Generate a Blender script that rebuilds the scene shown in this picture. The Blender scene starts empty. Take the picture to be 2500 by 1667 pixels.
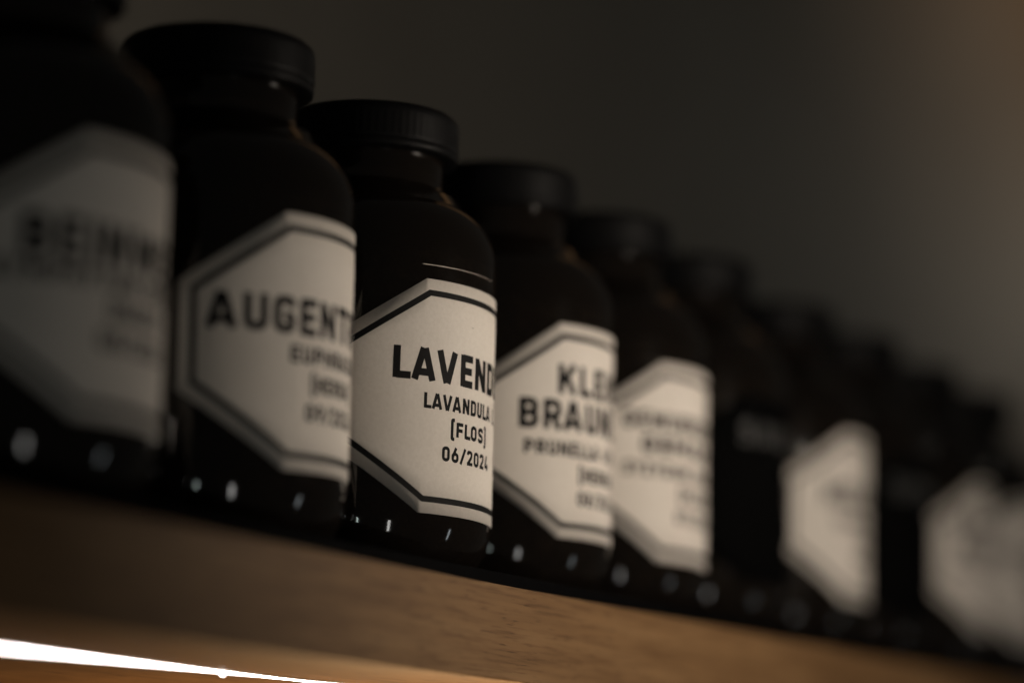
import bpy, bmesh, math, random
from mathutils import Vector, Matrix

random.seed(7)
S = bpy.context.scene
COL = S.collection
PI = math.pi
MM = 0.001

# ------------------------------------------------------------------ camera
CAM = Vector((-750.94, -421.64, -70.18)) * MM
CR = Vector((0.440318, -0.897636, 0.019208))
CU = Vector((-0.159822, -0.05731, 0.985481))
CF = Vector((0.883503, 0.436995, 0.168697))
cd = bpy.data.cameras.new('camera')
cd.lens = 100.0
cd.sensor_width = 36.0
cd.clip_start = 0.01
cd.clip_end = 60.0
cd.dof.use_dof = True
cd.dof.focus_distance = 0.838
cd.dof.aperture_fstop = 3.1
cam = bpy.data.objects.new('camera', cd)
COL.objects.link(cam)
cam.matrix_world = Matrix(((CR.x, CU.x, -CF.x, CAM.x), (CR.y, CU.y, -CF.y, CAM.y),
                           (CR.z, CU.z, -CF.z, CAM.z), (0, 0, 0, 1)))
S.camera = cam

# ------------------------------------------------------------------ world, lamps, exposure
W = bpy.data.worlds.new('World')
S.world = W
W.use_nodes = True
wb = W.node_tree.nodes['Background']
wb.inputs[0].default_value = (1.0, 0.96, 0.86, 1)
wb.inputs[1].default_value = 0.02

S.view_settings.view_transform = 'Standard'
S.view_settings.look = 'None'
S.view_settings.exposure = -0.1
S.view_settings.gamma = 1.0
S.cycles.use_denoising = True
S.cycles.sample_clamp_indirect = 4.0
S.cycles.max_bounces = 10
S.cycles.transmission_bounces = 8


def area(name, loc, target, sx, sy, power, color, spread=PI):
    l = bpy.data.lights.new(name, 'AREA')
    l.shape = 'RECTANGLE'
    l.size, l.size_y = sx, sy
    l.energy = power
    l.color = color
    l.spread = spread
    o = bpy.data.objects.new(name, l)
    COL.objects.link(o)
    o.location = loc
    o.rotation_euler = (Vector(target) - Vector(loc)).to_track_quat('-Z', 'Y').to_euler()
    return o


def spot(name, loc, target, power, color, size, blend, radius):
    l = bpy.data.lights.new(name, 'SPOT')
    l.energy = power
    l.color = color
    l.spot_size = size
    l.spot_blend = blend
    l.shadow_soft_size = radius
    o = bpy.data.objects.new(name, l)
    COL.objects.link(o)
    o.location = loc
    o.rotation_euler = (Vector(target) - Vector(loc)).to_track_quat('-Z', 'Y').to_euler()
    return o


def polar(az, el, d, c=(0, 0, 0.05)):
    a, e = math.radians(az), math.radians(el)
    return (c[0] + d * math.cos(e) * math.sin(a), c[1] - d * math.cos(e) * math.cos(a), c[2] + d * math.sin(e))


# two daylight windows low across the room, as mirrored in the heels of the bottles
area('window_light', polar(-34.9, -14, 4.0), (0, 0, .05), 0.15, 0.9, 4.4, (1.0, 0.98, 0.94))
area('window_light', polar(25.5, -13, 4.0), (0, 0, .05), 0.10, 0.7, 1.3, (0.88, 0.96, 1.0))
area('window_light', polar(-62.5, -9, 3.6), (0, 0, .05), 0.07, 0.35, 1.1, (0.85, 1.0, 0.93))
# warm lights: added key and fills, and a ceiling lamp out of frame
spot('added_key_spot', (0.10, -0.38, 0.110), (0.185, 0.0, 0.050), 4.4, (1.0, 0.865, 0.725), math.radians(119), 0.75, 0.02)  # unseen key light, added to light the labels and fade to the left
spot('added_wall_fill', (2.2, -0.02, 0.30), (0.95, 0.24, 0.62), 23.0, (1.0, 0.93, 0.79), math.radians(50), 1.0, 0.06)  # unseen fill, added to brighten the wall without glints on the glass
spot('ceiling_spot', (1.85, -0.62, 1.40), (1.74, 0.24, 1.16), 82.0, (1.0, 0.58, 0.30), math.radians(84), 1.0, 0.08)
area('added_under_shelf_fill', (0.10, -0.005, -0.17), (0.05, -0.01, -0.03), 0.09, 0.06, 0.58, (1.0, 0.62, 0.30))  # added fill standing in for warm bounce light onto the shelf underside


# ------------------------------------------------------------------ materials
def mat(name):
    m = bpy.data.materials.new(name)
    m.use_nodes = True
    nt = m.node_tree
    return m, nt, nt.nodes['Principled BSDF']


def noise(nt, vec, scale, detail=4.0, rough=0.55):
    n = nt.nodes.new('ShaderNodeTexNoise')
    n.inputs['Scale'].default_value = scale
    n.inputs['Detail'].default_value = detail
    n.inputs['Roughness'].default_value = rough
    nt.links.new(vec, n.inputs['Vector'])
    return n


def ramp(nt, fac, stops):
    r = nt.nodes.new('ShaderNodeValToRGB')
    e = r.color_ramp.elements
    while len(e) < len(stops):
        e.new(0.5)
    for k, (p, c) in enumerate(stops):
        e[k].position = p
        e[k].color = (c[0], c[1], c[2], 1)
    nt.links.new(fac, r.inputs[0])
    return r


def mapping(nt, scale, rot=(0, 0, 0)):
    tc = nt.nodes.new('ShaderNodeTexCoord')
    mp = nt.nodes.new('ShaderNodeMapping')
    mp.inputs['Scale'].default_value = scale
    mp.inputs['Rotation'].default_value = rot
    nt.links.new(tc.outputs['Object'], mp.inputs['Vector'])
    return mp.outputs[0]


def bump(nt, b, height, strength, dist):
    n = nt.nodes.new('ShaderNodeBump')
    n.inputs['Strength'].default_value = strength
    n.inputs['Distance'].default_value = dist
    nt.links.new(height, n.inputs['Height'])
    nt.links.new(n.outputs[0], b.inputs['Normal'])


def mix(nt, fac, a, b, mode='MULTIPLY'):
    m = nt.nodes.new('ShaderNodeMix')
    m.data_type = 'RGBA'
    m.blend_type = mode
    if isinstance(fac, float):
        m.inputs[0].default_value = fac
    else:
        nt.links.new(fac, m.inputs[0])
    nt.links.new(a, m.inputs[6])
    nt.links.new(b, m.inputs[7])
    return m.outputs[2]


# oak
M_WOOD, nt, b = mat('oak')
base = noise(nt, mapping(nt, (9, 60, 130)), 1.0, 5, 0.6)
cbase = ramp(nt, base.outputs[0], [(0.28, (0.138, 0.074, 0.030)), (0.5, (0.185, 0.103, 0.044)), (0.74, (0.23, 0.136, 0.062))])
fine = noise(nt, mapping(nt, (45, 300, 900), (0, 0.05, 0)), 1.0, 3, 0.6)
cfine = ramp(nt, fine.outputs[0], [(0.30, (0.62, 0.56, 0.50)), (0.52, (1, 1, 1)), (0.75, (1.08, 1.06, 1.02))])
pore = noise(nt, mapping(nt, (75, 500, 1300), (0, -0.10, 0)), 1.0, 2, 0.5)
cpore = ramp(nt, pore.outputs[0], [(0.29, (0.30, 0.24, 0.20)), (0.37, (1, 1, 1))])
c1 = mix(nt, 1.0, cbase.outputs[0], cfine.outputs[0])
c2 = mix(nt, 0.85, c1, cpore.outputs[0])
nt.links.new(c2, b.inputs['Base Color'])
b.inputs['Roughness'].default_value = 0.55
b.inputs['Specular IOR Level'].default_value = 0.3
bump(nt, b, cpore.outputs[0], 0.35, 0.0002)

# wall
M_WALL, nt, b = mat('dark_wall_paint')
n = noise(nt, mapping(nt, (5, 5, 5)), 1.0, 6)
cw = ramp(nt, n.outputs[0], [(0.3, (0.062, 0.057, 0.048)), (0.7, (0.082, 0.076, 0.065))])
nt.links.new(cw.outputs[0], b.inputs['Base Color'])
b.inputs['Roughness'].default_value = 0.9
b.inputs['Specular IOR Level'].default_value = 0.1

# brown glass
M_GLASS, nt, b = mat('brown_glass')
b.inputs['Base Color'].default_value = (0.024, 0.018, 0.014, 1)
b.inputs['Roughness'].default_value = 0.06
b.inputs['IOR'].default_value = 1.5
b.inputs['Transmission Weight'].default_value = 0.8
n = noise(nt, mapping(nt, (60, 60, 40)), 1.0, 2)
bump(nt, b, n.outputs[0], 0.05, 0.0006)

# cap plastic
M_CAP, nt, b = mat('black_plastic')
b.inputs['Base Color'].default_value = (0.004, 0.004, 0.0042, 1)
b.inputs['Specular IOR Level'].default_value = 0.07
n = noise(nt, mapping(nt, (400, 400, 400)), 1.0, 3)
r = ramp(nt, n.outputs[0], [(0.3, (0.42,) * 3), (0.7, (0.55,) * 3)])
nt.links.new(r.outputs[0], b.inputs['Roughness'])

# paper
def paper(name, lo, hi):
    m, nt, b = mat(name)
    n = noise(nt, mapping(nt, (900, 900, 900)), 1.0, 4, 0.7)
    n2 = noise(nt, mapping(nt, (30, 30, 30)), 1.0, 3)
    c = ramp(nt, n.outputs[0], [(0.3, lo), (0.7, hi)])
    c2 = ramp(nt, n2.outputs[0], [(0.3, (0.94, 0.93, 0.92)), (0.7, (1, 1, 1))])
    nt.links.new(mix(nt, 1.0, c.outputs[0], c2.outputs[0]), b.inputs['Base Color'])
    b.inputs['Roughness'].default_value = 0.75 if lo[0] > 0.1 else 0.85
    b.inputs['Specular IOR Level'].default_value = 0.12 if lo[0] > 0.1 else 0.0
    bump(nt, b, n.outputs[0], 0.12, 0.00008)
    return m


M_PAPER = paper('label_paper', (0.63, 0.585, 0.53), (0.70, 0.655, 0.60))
M_PAPER_BLACK = paper('black_label_paper', (0.002, 0.002, 0.002), (0.004, 0.004, 0.004))


def ink(name, lo, hi, rough):
    m, nt, b = mat(name)
    n = noise(nt, mapping(nt, (700, 700, 700)), 1.0, 3)
    c = ramp(nt, n.outputs[0], [(0.35, lo), (0.7, hi)])
    nt.links.new(c.outputs[0], b.inputs['Base Color'])
    b.inputs['Roughness'].default_value = rough
    b.inputs['Specular IOR Level'].default_value = 0.12
    return m


M_INK = ink('black_ink', (0.004, 0.004, 0.004), (0.007, 0.007, 0.007), 0.7)
M_INK_PALE = ink('pale_ink', (0.04, 0.04, 0.04), (0.06, 0.06, 0.06), 0.5)
M_HIGHLIGHT = ink('painted_highlight', (0.55, 0.48, 0.42), (0.65, 0.58, 0.5), 0.3)  # pale colour that paints a highlight line on the glass

# dried herbs
M_HERB, nt, b = mat('dried_herb')
n = noise(nt, mapping(nt, (160, 160, 160)), 1.0, 5, 0.7)
c = ramp(nt, n.outputs[0], [(0.3, (0.06, 0.055, 0.035)), (0.5, (0.15, 0.14, 0.09)), (0.7, (0.30, 0.26, 0.18))])
nt.links.new(c.outputs[0], b.inputs['Base Color'])
b.inputs['Roughness'].default_value = 0.9
bump(nt, b, n.outputs[0], 0.8, 0.002)

# black mat under the bottles
M_MAT, nt, b = mat('black_lacquer')
b.inputs['Base Color'].default_value = (0.002, 0.002, 0.0022, 1)
b.inputs['Specular IOR Level'].default_value = 0.02
n = noise(nt, mapping(nt, (120, 120, 120)), 1.0, 3)
r = ramp(nt, n.outputs[0], [(0.3, (0.60,) * 3), (0.7, (0.75,) * 3)])
nt.links.new(r.outputs[0], b.inputs['Roughness'])

# light strip
M_LED, nt, b = mat('lit_strip')
tc = mapping(nt, (130, 1, 1))
n = noise(nt, tc, 1.0, 2)
r = ramp(nt, n.outputs[0], [(0.3, (0.62, 0.50, 0.44)), (0.55, (1.0, 0.93, 0.92))])
nt.links.new(r.outputs[0], b.inputs['Emission Color'])
b.inputs['Emission Strength'].default_value = 15.0
b.inputs['Base Color'].default_value = (0.8, 0.8, 0.8, 1)


M_TAPE, nt, b = mat('white_tape')
b.inputs['Base Color'].default_value = (0.75, 0.72, 0.68, 1)
b.inputs['Roughness'].default_value = 0.5


# ------------------------------------------------------------------ helpers
def link(name, me, m, parent=None):
    o = bpy.data.objects.new(name, me)
    COL.objects.link(o)
    if m:
        me.materials.append(m)
    if parent:
        o.parent = parent
    return o


def mesh(name, vs, fs, smooth=False):
    me = bpy.data.meshes.new(name)
    me.from_pydata(vs, [], fs)
    if smooth:
        me.polygons.foreach_set('use_smooth', [True] * len(me.polygons))
    me.update()
    return me


def tag(o, label=None, cat=None, group=None, kind=None):
    for k, v in (('label', label), ('category', cat), ('group', group), ('kind', kind)):
        if v:
            o[k] = v


def empty(name, loc):
    o = bpy.data.objects.new(name, None)
    o.empty_display_size = 0.02
    COL.objects.link(o)
    o.location = loc
    return o


def box(name, x0, x1, y0, y1, z0, z1, bevel, m, parent=None, seg=2):
    bm = bmesh.new()
    bmesh.ops.create_cube(bm, size=1.0)
    for v in bm.verts:
        v.co = Vector(((x0 + x1) / 2 + v.co.x * (x1 - x0), (y0 + y1) / 2 + v.co.y * (y1 - y0), (z0 + z1) / 2 + v.co.z * (z1 - z0)))
    if bevel:
        bmesh.ops.bevel(bm, geom=bm.edges[:], offset=bevel, segments=seg, affect='EDGES', profile=0.5)
    me = bpy.data.meshes.new(name)
    bm.to_mesh(me)
    bm.free()
    return link(name, me, m, parent)


def lathe(name, prof, seg=96, rib=None, jitter=0.0):
    """prof: (radius, z) in mm from bottom to top; closes on the axis where radius is 0."""
    vs, fs, rings = [], [], []
    for (r, z) in prof:
        if r <= 1e-6:
            rings.append([len(vs)])
            vs.append((0, 0, z * MM))
        else:
            ring = []
            for k in range(seg):
                a = 2 * PI * k / seg
                rr = r
                if rib and rib[0] <= z <= rib[1]:
                    rr = r + (rib[2] if k % 4 in (0, 1) else -rib[2])
                zz = z
                if jitter:
                    rr += random.uniform(-jitter, 0)
                    zz += random.uniform(-jitter, jitter)
                ring.append(len(vs))
                vs.append((rr * MM * math.sin(a), -rr * MM * math.cos(a), zz * MM))
            rings.append(ring)
    for A, B in zip(rings, rings[1:]):
        if len(A) == 1 and len(B) == 1:
            continue
        for k in range(seg):
            k2 = (k + 1) % seg
            if len(A) == 1:
                fs.append((A[0], B[k2], B[k]))
            elif len(B) == 1:
                fs.append((A[k], A[k2], B[0]))
            else:
                fs.append((A[k], A[k2], B[k2], B[k]))
    return mesh(name, vs, fs, True)


def arc(cx, cz, r, a0, a1, n):
    return [(cx + r * math.cos(math.radians(a0 + (a1 - a0) * k / n)), cz + r * math.sin(math.radians(a0 + (a1 - a0) * k / n)))
            for k in range(n + 1)]


# ------------------------------------------------------------------ wall, shelf, mat, strip
wall = box('wall', -1.6, 4.5, 0.24, 0.30, -1.2, 2.4, 0, M_WALL)
tag(wall, kind='structure')

shelf = box('shelf', -0.9, 3.0, -0.052, 0.238, -0.0277, 0.0, 0.0006, M_WOOD)
tag(shelf, 'long light brown oak shelf board carrying the row of dark bottles', 'shelf')

Z0 = 5.0     # bottles stand this high on the black mat
liner = box('shelf_liner', -0.88, 2.98, -0.046, 0.20, 0.0003, Z0 * MM - 0.0002, 0.0008, M_MAT)
tag(liner, 'thin black glossy mat lying along the shelf under the bottles', 'mat')


def led_strip():
    root = empty('light_strip', (0, 0.008, -0.0277))
    tag(root, 'thin glowing white light strip running along the underside of the wooden shelf', 'light strip')
    box('tape', -0.85, 2.9, -0.0030, 0.0030, -0.0003, -0.00005, 0, M_TAPE, root)
    box('diffuser', -0.85, 2.9, -0.0006, 0.0006, -0.0007, -0.0003, 0.00015, M_LED, root)
    box('solder_tab', -0.0655, -0.0635, -0.0014, -0.0011, -0.0016, -0.0006, 0.0001, M_LED, root)


led_strip()

# ------------------------------------------------------------------ bottle parts
HEEL = 8.0
heel = [(32.0 + 8.0 * math.cos(math.radians(a)), 16.0 + 16.0 * math.sin(math.radians(a))) for a in range(-84, 1, 6)]
body_prof = ([(0, 2.2), (20, 2.0), (28, 0.6), (31, 0.02)] + heel + [(40, 20), (40, 40), (40, 70), (40, 94.5)] +
             arc(21.0, 94.5, 19.0, 4, 62, 12) + [(28.0, 114.6), (25.4, 115.9), (23.6, 117.3), (23.0, 119), (23.0, 123.6),
             (23.0, 128), (23.0, 133), (0, 133)])
cap_prof = ([(23.1, 127.2), (26.7, 127.2), (27.2, 127.5), (27.4, 128.1), (27.4, 129.6), (27.1, 129.9), (27.1, 130.2), (27.5, 130.6)] +
            [(27.5, 131.0), (27.5, 137.2)] + arc(24.1, 138.1, 3.4, 0, 80, 6) + [(22.5, 141.6), (21.5, 141.1), (0, 141.0)])
herb_prof = [(0, 5), (28, 5), (33, 7), (36.5, 10), (36.5, 22), (36.5, 40), (36.5, 60), (36.5, 75), (36.5, 88), (36.0, 92.5), (30, 94), (22, 95), (12, 96), (0, 96)]
ME_BODY = lathe('glass_body', body_prof, 128)
ME_CAP = lathe('screw_cap', cap_prof, 288, rib=(130.8, 137.5, 0.035))
ME_HERB = lathe('dried_herbs', herb_prof, 72, jitter=0.9)
for me, m in ((ME_BODY, M_GLASS), (ME_CAP, M_CAP), (ME_HERB, M_HERB)):
    me.materials.append(m)

R = 40.0
HW, FW, HH, SH = 50.3, 20.9, 34.75, 14.75     # label: half width, half width of flat top, half height, half height of side
ZC = 51.3                                     # label centre above the bottle base


TILT = 0.0


def wrap(s, t, off):
    s, t = s + TILT * t, t - TILT * s
    a = s / R
    rr = (R + off) * MM
    return (rr * math.sin(a), -rr * math.cos(a), (ZC + t) * MM)


def label_mesh(name):
    ss = sorted(set([round(-HW + k * 2 * HW / 90, 4) for k in range(91)] + [-FW, FW]))
    rows = 6
    vs, fs = [], []

    def half(s):
        return HH if abs(s) <= FW else HH + (SH - HH) * (abs(s) - FW) / (HW - FW)
    for s in ss:
        h = half(s)
        for k in range(rows + 1):
            vs.append(wrap(s, -h + 2 * h * k / rows, 0.14))
    n = rows + 1
    for i in range(len(ss) - 1):
        for k in range(rows):
            a = i * n + k
            fs.append((a, a + n, a + n + 1, a + 1))
    # paper edge down to the glass
    loop = [i * n for i in range(len(ss))] + [(len(ss) - 1) * n + k for k in range(1, n)] + \
           [i * n + rows for i in range(len(ss) - 2, -1, -1)] + [k for k in range(rows - 1, 0, -1)]
    b0 = len(vs)
    for i in loop:
        x, y, z = vs[i]
        q = math.hypot(x, y)
        vs.append((x * (R + 0.01) * MM / q, y * (R + 0.01) * MM / q, z))
    for k in range(len(loop)):
        k2 = (k + 1) % len(loop)
        fs.append((loop[k2], loop[k], b0 + k, b0 + k2))
    return mesh(name, vs, fs, True)


def strip_quads(vs, fs, p, q, w, off, step=1.0):
    """a straight stroke of width w from p to q in label millimetres, wrapped on the bottle"""
    (x0, y0), (x1, y1) = p, q
    L = math.hypot(x1 - x0, y1 - y0)
    if L < 1e-6:
        return
    nx, ny = -(y1 - y0) / L * w / 2, (x1 - x0) / L * w / 2
    n = max(1, int(math.ceil(L / step)))
    b = len(vs)
    for k in range(n + 1):
        t = k / n
        x, y = x0 + (x1 - x0) * t, y0 + (y1 - y0) * t
        for j in (-1, 0, 1):
            vs.append(wrap(x + nx * j, y + ny * j, off))
    for k in range(n):
        for j in (0, 1):
            a = b + 3 * k + j
            fs.append((a, a + 3, a + 4, a + 1))


def border_mesh(name, margin=3.3, w=1.8):
    P = [(-HW, -SH), (-FW, -HH), (FW, -HH), (HW, -SH), (HW, SH), (FW, HH), (-FW, HH), (-HW, SH)]

    def inset(d):
        out = []
        n = len(P)
        for i in range(n):
            a, b, c = Vector(P[i - 1]), Vector(P[i]), Vector(P[(i + 1) % n])
            d1, d2 = (b - a).normalized(), (c - b).normalized()
            n1, n2 = Vector((-d1.y, d1.x)), Vector((-d2.y, d2.x))
            out.append(b + (n1 + n2) * (d / (1 + n1.dot(n2))))
        return out
    A, B = inset(margin), inset(margin + w)
    vs, fs = [], []
    for i in range(8):
        j = (i + 1) % 8
        n = max(4, int((A[j] - A[i]).length / 1.2))
        b = len(vs)
        for k in range(n + 1):
            t = k / n
            for q in (A[i].lerp(A[j], t), B[i].lerp(B[j], t)):
                vs.append(wrap(q.x, q.y, 0.17))
        for k in range(n):
            a = b + 2 * k
            fs.append((a, a + 2, a + 3, a + 1))
    return mesh(name, vs, fs, True)


# ---- narrow rounded sans-serif drawn as strokes: glyph box width w, height 1
def rr(x0, y0, x1, y1, r, n=5):
    """closed rounded rectangle"""
    pts = []
    for cx, cy, a in ((x1 - r, y1 - r, 0), (x0 + r, y1 - r, 90), (x0 + r, y0 + r, 180), (x1 - r, y0 + r, 270)):
        for k in range(n + 1):
            t = math.radians(a + 90 * k / n)
            pts.append((cx + r * math.cos(t), cy + r * math.sin(t)))
    return pts + [pts[0]]


def bend(pts, r, n=5):
    """polyline with its inner corners rounded"""
    out = [pts[0]]
    for a, b, c in zip(pts, pts[1:], pts[2:]):
        A, B, Cc = Vector(a), Vector(b), Vector(c)
        d1, d2 = (A - B), (Cc - B)
        q = min(r, d1.length * 0.5, d2.length * 0.5)
        p0, p1 = B + d1.normalized() * q, B + d2.normalized() * q
        for k in range(n + 1):
            t = k / n
            out.append(tuple((1 - t) ** 2 * p0 + 2 * t * (1 - t) * B + t * t * p1))
    out.append(pts[-1])
    return out


def glyphs(sw):
    h = sw / 2
    W = 0.56
    l, r, t, b = h, W - h, 1 - h, h
    m = 0.5
    rd = 0.17
    G = {}
    G['A'] = (0.70, [[(h * 0.95, 0), (0.35 - 0.02, 1)], [(0.70 - h * 0.95, 0), (0.35 + 0.02, 1)], [(0.17, 0.25), (0.53, 0.25)]])
    G['B'] = (W, [bend([(l, m + 0.01), (r - 0.01, m + 0.01), (r - 0.01, t), (l, t)], rd), [(l, 0), (l, 1)],
                  bend([(l, b), (r, b), (r, m + 0.01), (l, m + 0.01)], rd)])
    G['C'] = (W, [bend([(r, 0.68), (r, t), (l, t), (l, b), (r, b), (r, 0.32)], rd)])
    G['D'] = (W, [[(l, 0), (l, 1)], bend([(l, t), (r, t), (r, b), (l, b)], rd)])
    G['E'] = (0.50, [[(l, 0), (l, 1)], [(l, t), (0.50, t)], [(l, m), (0.46, m)], [(l, b), (0.50, b)]])
    G['F'] = (0.49, [[(l, 0), (l, 1)], [(l, t), (0.49, t)], [(l, m - 0.02), (0.45, m - 0.02)]])
    G['G'] = (W, [bend([(r, 0.70), (r, t), (l, t), (l, b), (r, b), (r, 0.47), (0.28, 0.47)], rd)])
    G['H'] = (W, [[(l, 0), (l, 1)], [(r, 0), (r, 1)], [(l, m), (r, m)]])
    G['I'] = (sw, [[(h, 0), (h, 1)]])
    G['K'] = (0.60, [[(l, 0), (l, 1)], [(l + 0.02, 0.36), (0.53, 1)], [(0.28, 0.58), (0.53, 0)]])
    G['L'] = (0.48, [[(l, 0), (l, 1)], [(l, b), (0.48, b)]])
    G['M'] = (0.72, [[(l, 0), (l, 1)], [(0.72 - h, 0), (0.72 - h, 1)], [(l, 0.97), (0.36, 0.30)], [(0.72 - l, 0.97), (0.36, 0.30)]])
    G['N'] = (0.60, [[(l, 0), (l, 1)], [(0.60 - h, 0), (0.60 - h, 1)], [(l, 0.97), (0.60 - h, 0.03)]])
    G['O'] = (W, [rr(l, b, r, t, rd)])
    G['P'] = (W, [[(l, 0), (l, 1)], bend([(l, 0.42), (r, 0.42), (r, t), (l, t)], rd)])
    G['R'] = (0.58, [[(l, 0), (l, 1)], bend([(l, 0.44), (r, 0.44), (r, t), (l, t)], rd), [(0.30, 0.44), (0.49, 0)]])
    G['S'] = (W, [bend([(r, 0.74), (r, t), (l, t), (l, 0.53), (r, 0.47), (r, b), (l, b), (l, 0.26)], rd)])
    G['T'] = (0.52, [[(0.26, 0), (0.26, 1)], [(0, t), (0.52, t)]])
    G['U'] = (W, [bend([(l, 1), (l, b), (r, b), (r, 1)], rd)])
    G['V'] = (0.69, [[(h * 0.95, 1), (0.345 - 0.02, 0)], [(0.69 - h * 0.95, 1), (0.345 + 0.02, 0)]])
    G['W'] = (0.86, [[(h * 0.9, 1), (0.23, 0)], [(0.23, 0.02), (0.43, 0.9)], [(0.43, 0.9), (0.63, 0.02)], [(0.86 - h * 0.9, 1), (0.63, 0)]])
    G['X'] = (0.60, [[(0.08, 0), (0.52, 1)], [(0.08, 1), (0.52, 0)]])
    G['Y'] = (0.60, [[(0.08, 1), (0.30, 0.45)], [(0.52, 1), (0.30, 0.45)], [(0.30, 0.47), (0.30, 0)]])
    G['Z'] = (0.54, [[(0, t), (0.52, t)], [(0.46, t), (0.08, b)], [(0.02, b), (0.54, b)]])
    G['('] = (0.26, [bend([(0.26, 1.12), (l, 1.12), (l, -0.16), (0.26, -0.16)], 0.14)])
    G[')'] = (0.26, [bend([(0, 1.12), (0.26 - h, 1.12), (0.26 - h, -0.16), (0, -0.16)], 0.14)])
    G['.'] = (sw, [[(h, 0), (h, sw)]])
    G['/'] = (0.46, [[(0.05, -0.04), (0.41, 1.04)]])
    G['0'] = (W, [rr(l, b, r, t, rd)])
    G['2'] = (0.54, [bend([(l, 0.72), (l, t), (r - 0.02, t), (r - 0.02, 0.60), (l, b)], rd), [(0.02, b), (0.54, b)]])
    G['4'] = (0.58, [[(0.30, 1), (0.10, 0.26)], [(0.04, 0.25), (0.58, 0.25)], [(0.41, 0.46), (0.41, 0)]])
    G['6'] = (W, [rr(l, b, r, 0.58, rd), [(l, 0.30), (l, 0.42)], [(l + 0.01, 0.38), (0.34, 1)]])
    G['7'] = (0.54, [[(0.02, t), (0.54, t)], [(0.48, t), (0.20, 0)]])
    G['8'] = (W, [rr(l + 0.02, m, r - 0.02, t, rd), rr(l, b, r, m, rd)])
    G['9'] = (W, [rr(l, 0.42, r, t, rd), [(r - 0.01, 0.62), (0.22, 0)]])
    G[' '] = (0.30, [])
    return G


KERN = ('LA', 'AV', 'VA', 'LO', 'RA', 'TA', 'AT', 'DA', 'LT')


def text_mesh(name, text, height, width, cx, base, sw=0.205):
    """text centred at cx (mm along the label), base line at base (mm from the label centre), fitted to width"""
    G = glyphs(sw)
    gap = 0.105
    total = sum(G[c][0] for c in text) + gap * (len(text) - 1)
    total -= 0.10 * sum(1 for i in range(len(text)) if text[i:i + 2] in KERN)
    sx = width / total
    vs, fs = [], []
    x = cx - width / 2
    layer = 0
    for i, c in enumerate(text):
        w, strokes = G[c]
        for st in strokes:
            pts = [(x + px * sx, base + py * height) for px, py in st]
            wm = sw * (height + sx) / 2
            for p, q in zip(pts, pts[1:]):
                strip_quads(vs, fs, p, q, wm, 0.172 + 0.0015 * (layer % 14))
                layer += 1
            inner = pts[1:-1] if st[0] != st[-1] else pts[:-1]
            for (a, bq) in inner:
                b0 = len(vs)
                off = 0.172 + 0.0015 * (layer % 14)
                layer += 1
                vs.append(wrap(a, bq, off))
                for k in range(10):
                    t = 2 * PI * k / 10
                    vs.append(wrap(a + wm / 2 * math.cos(t), bq + wm / 2 * math.sin(t), off))
                for k in range(10):
                    fs.append((b0, b0 + 1 + k, b0 + 1 + (k + 1) % 10))
        x += (w + gap) * sx
        if text[i:i + 2] in KERN:
            x -= 0.10 * sx
    return mesh(name, vs, fs, True)


GROUP = 'dark glass herb bottles standing in a row on the shelf'


def bottle(x, y, label, rot, dz, tilt, lines, black=False, speck_highlight=False):
    """lines: (part name, text, cap height, width, centre, base line) in label millimetres"""
    root = empty('herb_bottle', (x * MM, y * MM, Z0 * MM))
    tag(root, label, 'bottle', GROUP)
    spin = random.uniform(0, 360)
    for name, me in (('glass_body', ME_BODY), ('screw_cap', ME_CAP), ('dried_herbs', ME_HERB)):
        o = bpy.data.objects.new(name, me)
        COL.objects.link(o)
        o.parent = root
        o.rotation_euler.z = math.radians(spin + (37 if name == 'screw_cap' else 0))
        if name == 'screw_cap':
            o.location.z = random.uniform(-0.0003, 0.0003)
    global TILT
    TILT = tilt
    lb = link('paper_label', label_mesh('paper_label'), M_PAPER_BLACK if black else M_PAPER, root)
    lb.rotation_euler = (0, 0, math.radians(rot))
    lb.location.z = dz * MM
    if black:
        lb['label'] = 'black paper label with pale print'
    if not black:
        link('border_line', border_mesh('border_line'), M_INK, lb)
    m = M_INK_PALE if black else M_INK
    for (nm, tx, h, w, cx, base) in lines:
        link(nm, text_mesh(nm, tx, h, w, cx, base), m, lb)
    TILT = 0.0
    if speck_highlight:
        vs, c0 = [], (-1.6, 22.6)
        vs.append(wrap(c0[0], c0[1], 0.172))
        for k in range(9):
            vs.append(wrap(c0[0] + 0.2 * math.cos(k * 2 * PI / 9), c0[1] + (0.14 + 0.04 * (k % 2)) * math.sin(k * 2 * PI / 9), 0.172))
        link('ink_speck', mesh('ink_speck', vs, [(0, 1 + k, 1 + (k + 1) % 9) for k in range(9)]), M_INK, lb)
        vs, fs = [], []  # thin pale strip above the label, a highlight put into colour and shape
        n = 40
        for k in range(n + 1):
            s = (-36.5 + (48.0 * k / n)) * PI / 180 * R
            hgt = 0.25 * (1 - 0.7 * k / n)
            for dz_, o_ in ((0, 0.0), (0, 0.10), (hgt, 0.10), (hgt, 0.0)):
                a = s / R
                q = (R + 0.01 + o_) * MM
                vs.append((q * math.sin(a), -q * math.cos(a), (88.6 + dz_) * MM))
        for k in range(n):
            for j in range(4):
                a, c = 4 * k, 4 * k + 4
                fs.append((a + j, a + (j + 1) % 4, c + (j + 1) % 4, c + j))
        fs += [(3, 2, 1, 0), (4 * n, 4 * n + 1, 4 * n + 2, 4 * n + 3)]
        link('highlight_line', mesh('highlight_line', vs, fs, True), M_HIGHLIGHT, root)
    return root


T1, T2, T3, T4 = 'title_text', 'latin_name_text', 'plant_part_text', 'date_text'
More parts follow.
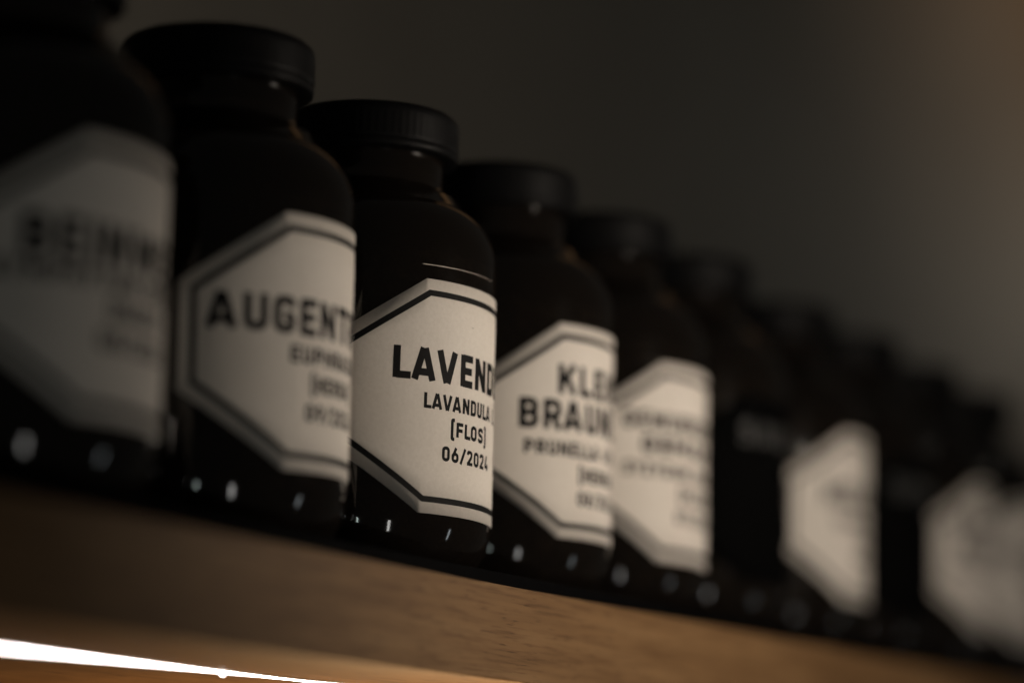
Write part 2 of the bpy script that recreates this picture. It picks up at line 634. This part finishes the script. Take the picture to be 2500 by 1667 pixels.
# base lines in mm from the label centre (label centre = ZC above the base, top half is positive)
bottle(-186.3, -1.3, 'nearest, most blurred dark bottle at the far left, its label reading BEINWELL', 3, 0.7, 0.012, [
    (T1, 'BEINWELL', 10.4, 66, -3, 3.0), (T2, 'SYMPHYTUM OFFICINALE', 4.6, 82, -2, -2.8), (T3, '(RADIX)', 4.6, 22, -1, -9.6), (T4, '08/2024', 4.6, 28, -1, -17.2)])
bottle(-89.8, -0.2, 'dark bottle whose blurred white label begins AUGENT, left of the sharp bottle', 3, 1.0, -0.016, [
    (T1, 'AUGENTROST', 9.9, 84, -1.2, 2.0), (T2, 'EUPHRASIA', 4.6, 38, 0, -5.6), (T3, '(HERBA)', 4.6, 23, 0, -13.2), (T4, '09/2024', 4.6, 27, 0, -21.0)])
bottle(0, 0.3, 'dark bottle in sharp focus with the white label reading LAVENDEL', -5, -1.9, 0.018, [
    (T1, 'LAVENDEL', 9.6, 59.5, -0.8, 4.3), (T2, 'LAVANDULA L.', 4.6, 39.5, -0.6, -3.8), (T3, '(FLOS)', 4.4, 19, -0.9, -11.2), (T4, '06/2024', 4.4, 24.6, -1.1, -18.8)], speck_highlight=True)
bottle(88.1, 0.2, 'dark bottle with slightly blurred label reading KLEINE BRAUNELLE, right of the sharp bottle', -1, 0.1, 0, [
    (T1, 'KLEINE', 9.6, 44, 0.4, 11.8), (T1, 'BRAUNELLE', 9.6, 71, 0.4, 0.0), (T2, 'PRUNELLA VULGARIS', 4.6, 67, 0.2, -8.3), (T3, '(HERBA)', 4.6, 25, 0.2, -16.1), (T4, '08/2024', 4.6, 26, 0.2, -23.8)])
bottle(169.5, -0.2, 'dark bottle whose blurred white label carries five lines of small print, behind KLEINE BRAUNELLE', -1, -0.5, 0.02, [
    (T1, 'GEWUERZNELKEN', 6.0, 71, 0, 11.0), (T1, 'GEMAHLEN', 6.0, 57, 0, 2.6), (T2, 'SYZYGIUM AROMATICUM', 4.6, 70, 0, -5.4), (T3, '(FLOS)', 4.6, 23, 0, -13.0), (T4, '07/2024', 4.6, 26, 0, -20.8)])
bottle(248.4, -1.1, 'dark bottle with a black label and pale print between two white labelled bottles', -2, 0, 0, [
    (T1, 'SALBEI', 8.5, 46, 0, 16.5)], black=True)
bottle(351.5, 2.3, 'dark bottle with its white label turned right, past the first black labelled bottle', 9, 0.5, 0.016, [
    (T1, 'HOLUNDER', 9.6, 64, 0, 4.0), (T2, 'SAMBUCUS NIGRA', 4.6, 52, 0, -4.2), (T3, '(FLOS)', 4.6, 20, 0, -11.8), (T4, '06/2024', 4.6, 26, 0, -19.4)])
bottle(432, 0.5, 'dark bottle with a black label, the second black labelled one along the row', -6, 0, 0, [
    (T1, 'THYMIAN', 8.5, 46, 0, 16.5)], black=True)
bottle(520, 0.8, 'far blurred dark bottle with a white label, last but one in view at right', 14, 0, 0, [
    (T1, 'KAMILLEN', 9.6, 64, -4, 11.0), (T1, 'BLUETEN', 9.6, 58, -4, 0.0), (T2, 'MATRICARIA CHAMOMILLA', 4.6, 70, -2, -8.0), (T3, '(FLOS)', 4.6, 20, 0, -15.8), (T4, '06/2024', 4.6, 26, 0, -23.4)])
bottle(605, -0.4, 'farthest dark bottle with a white label cut by the right edge of the view', -2, 0, 0, [
    (T1, 'PFEFFERMINZE', 8.0, 72, 0, 4.0), (T2, 'MENTHA', 4.6, 28, 0, -4.2), (T3, '(FOLIA)', 4.6, 22, 0, -11.8), (T4, '07/2024', 4.6, 26, 0, -19.4)])
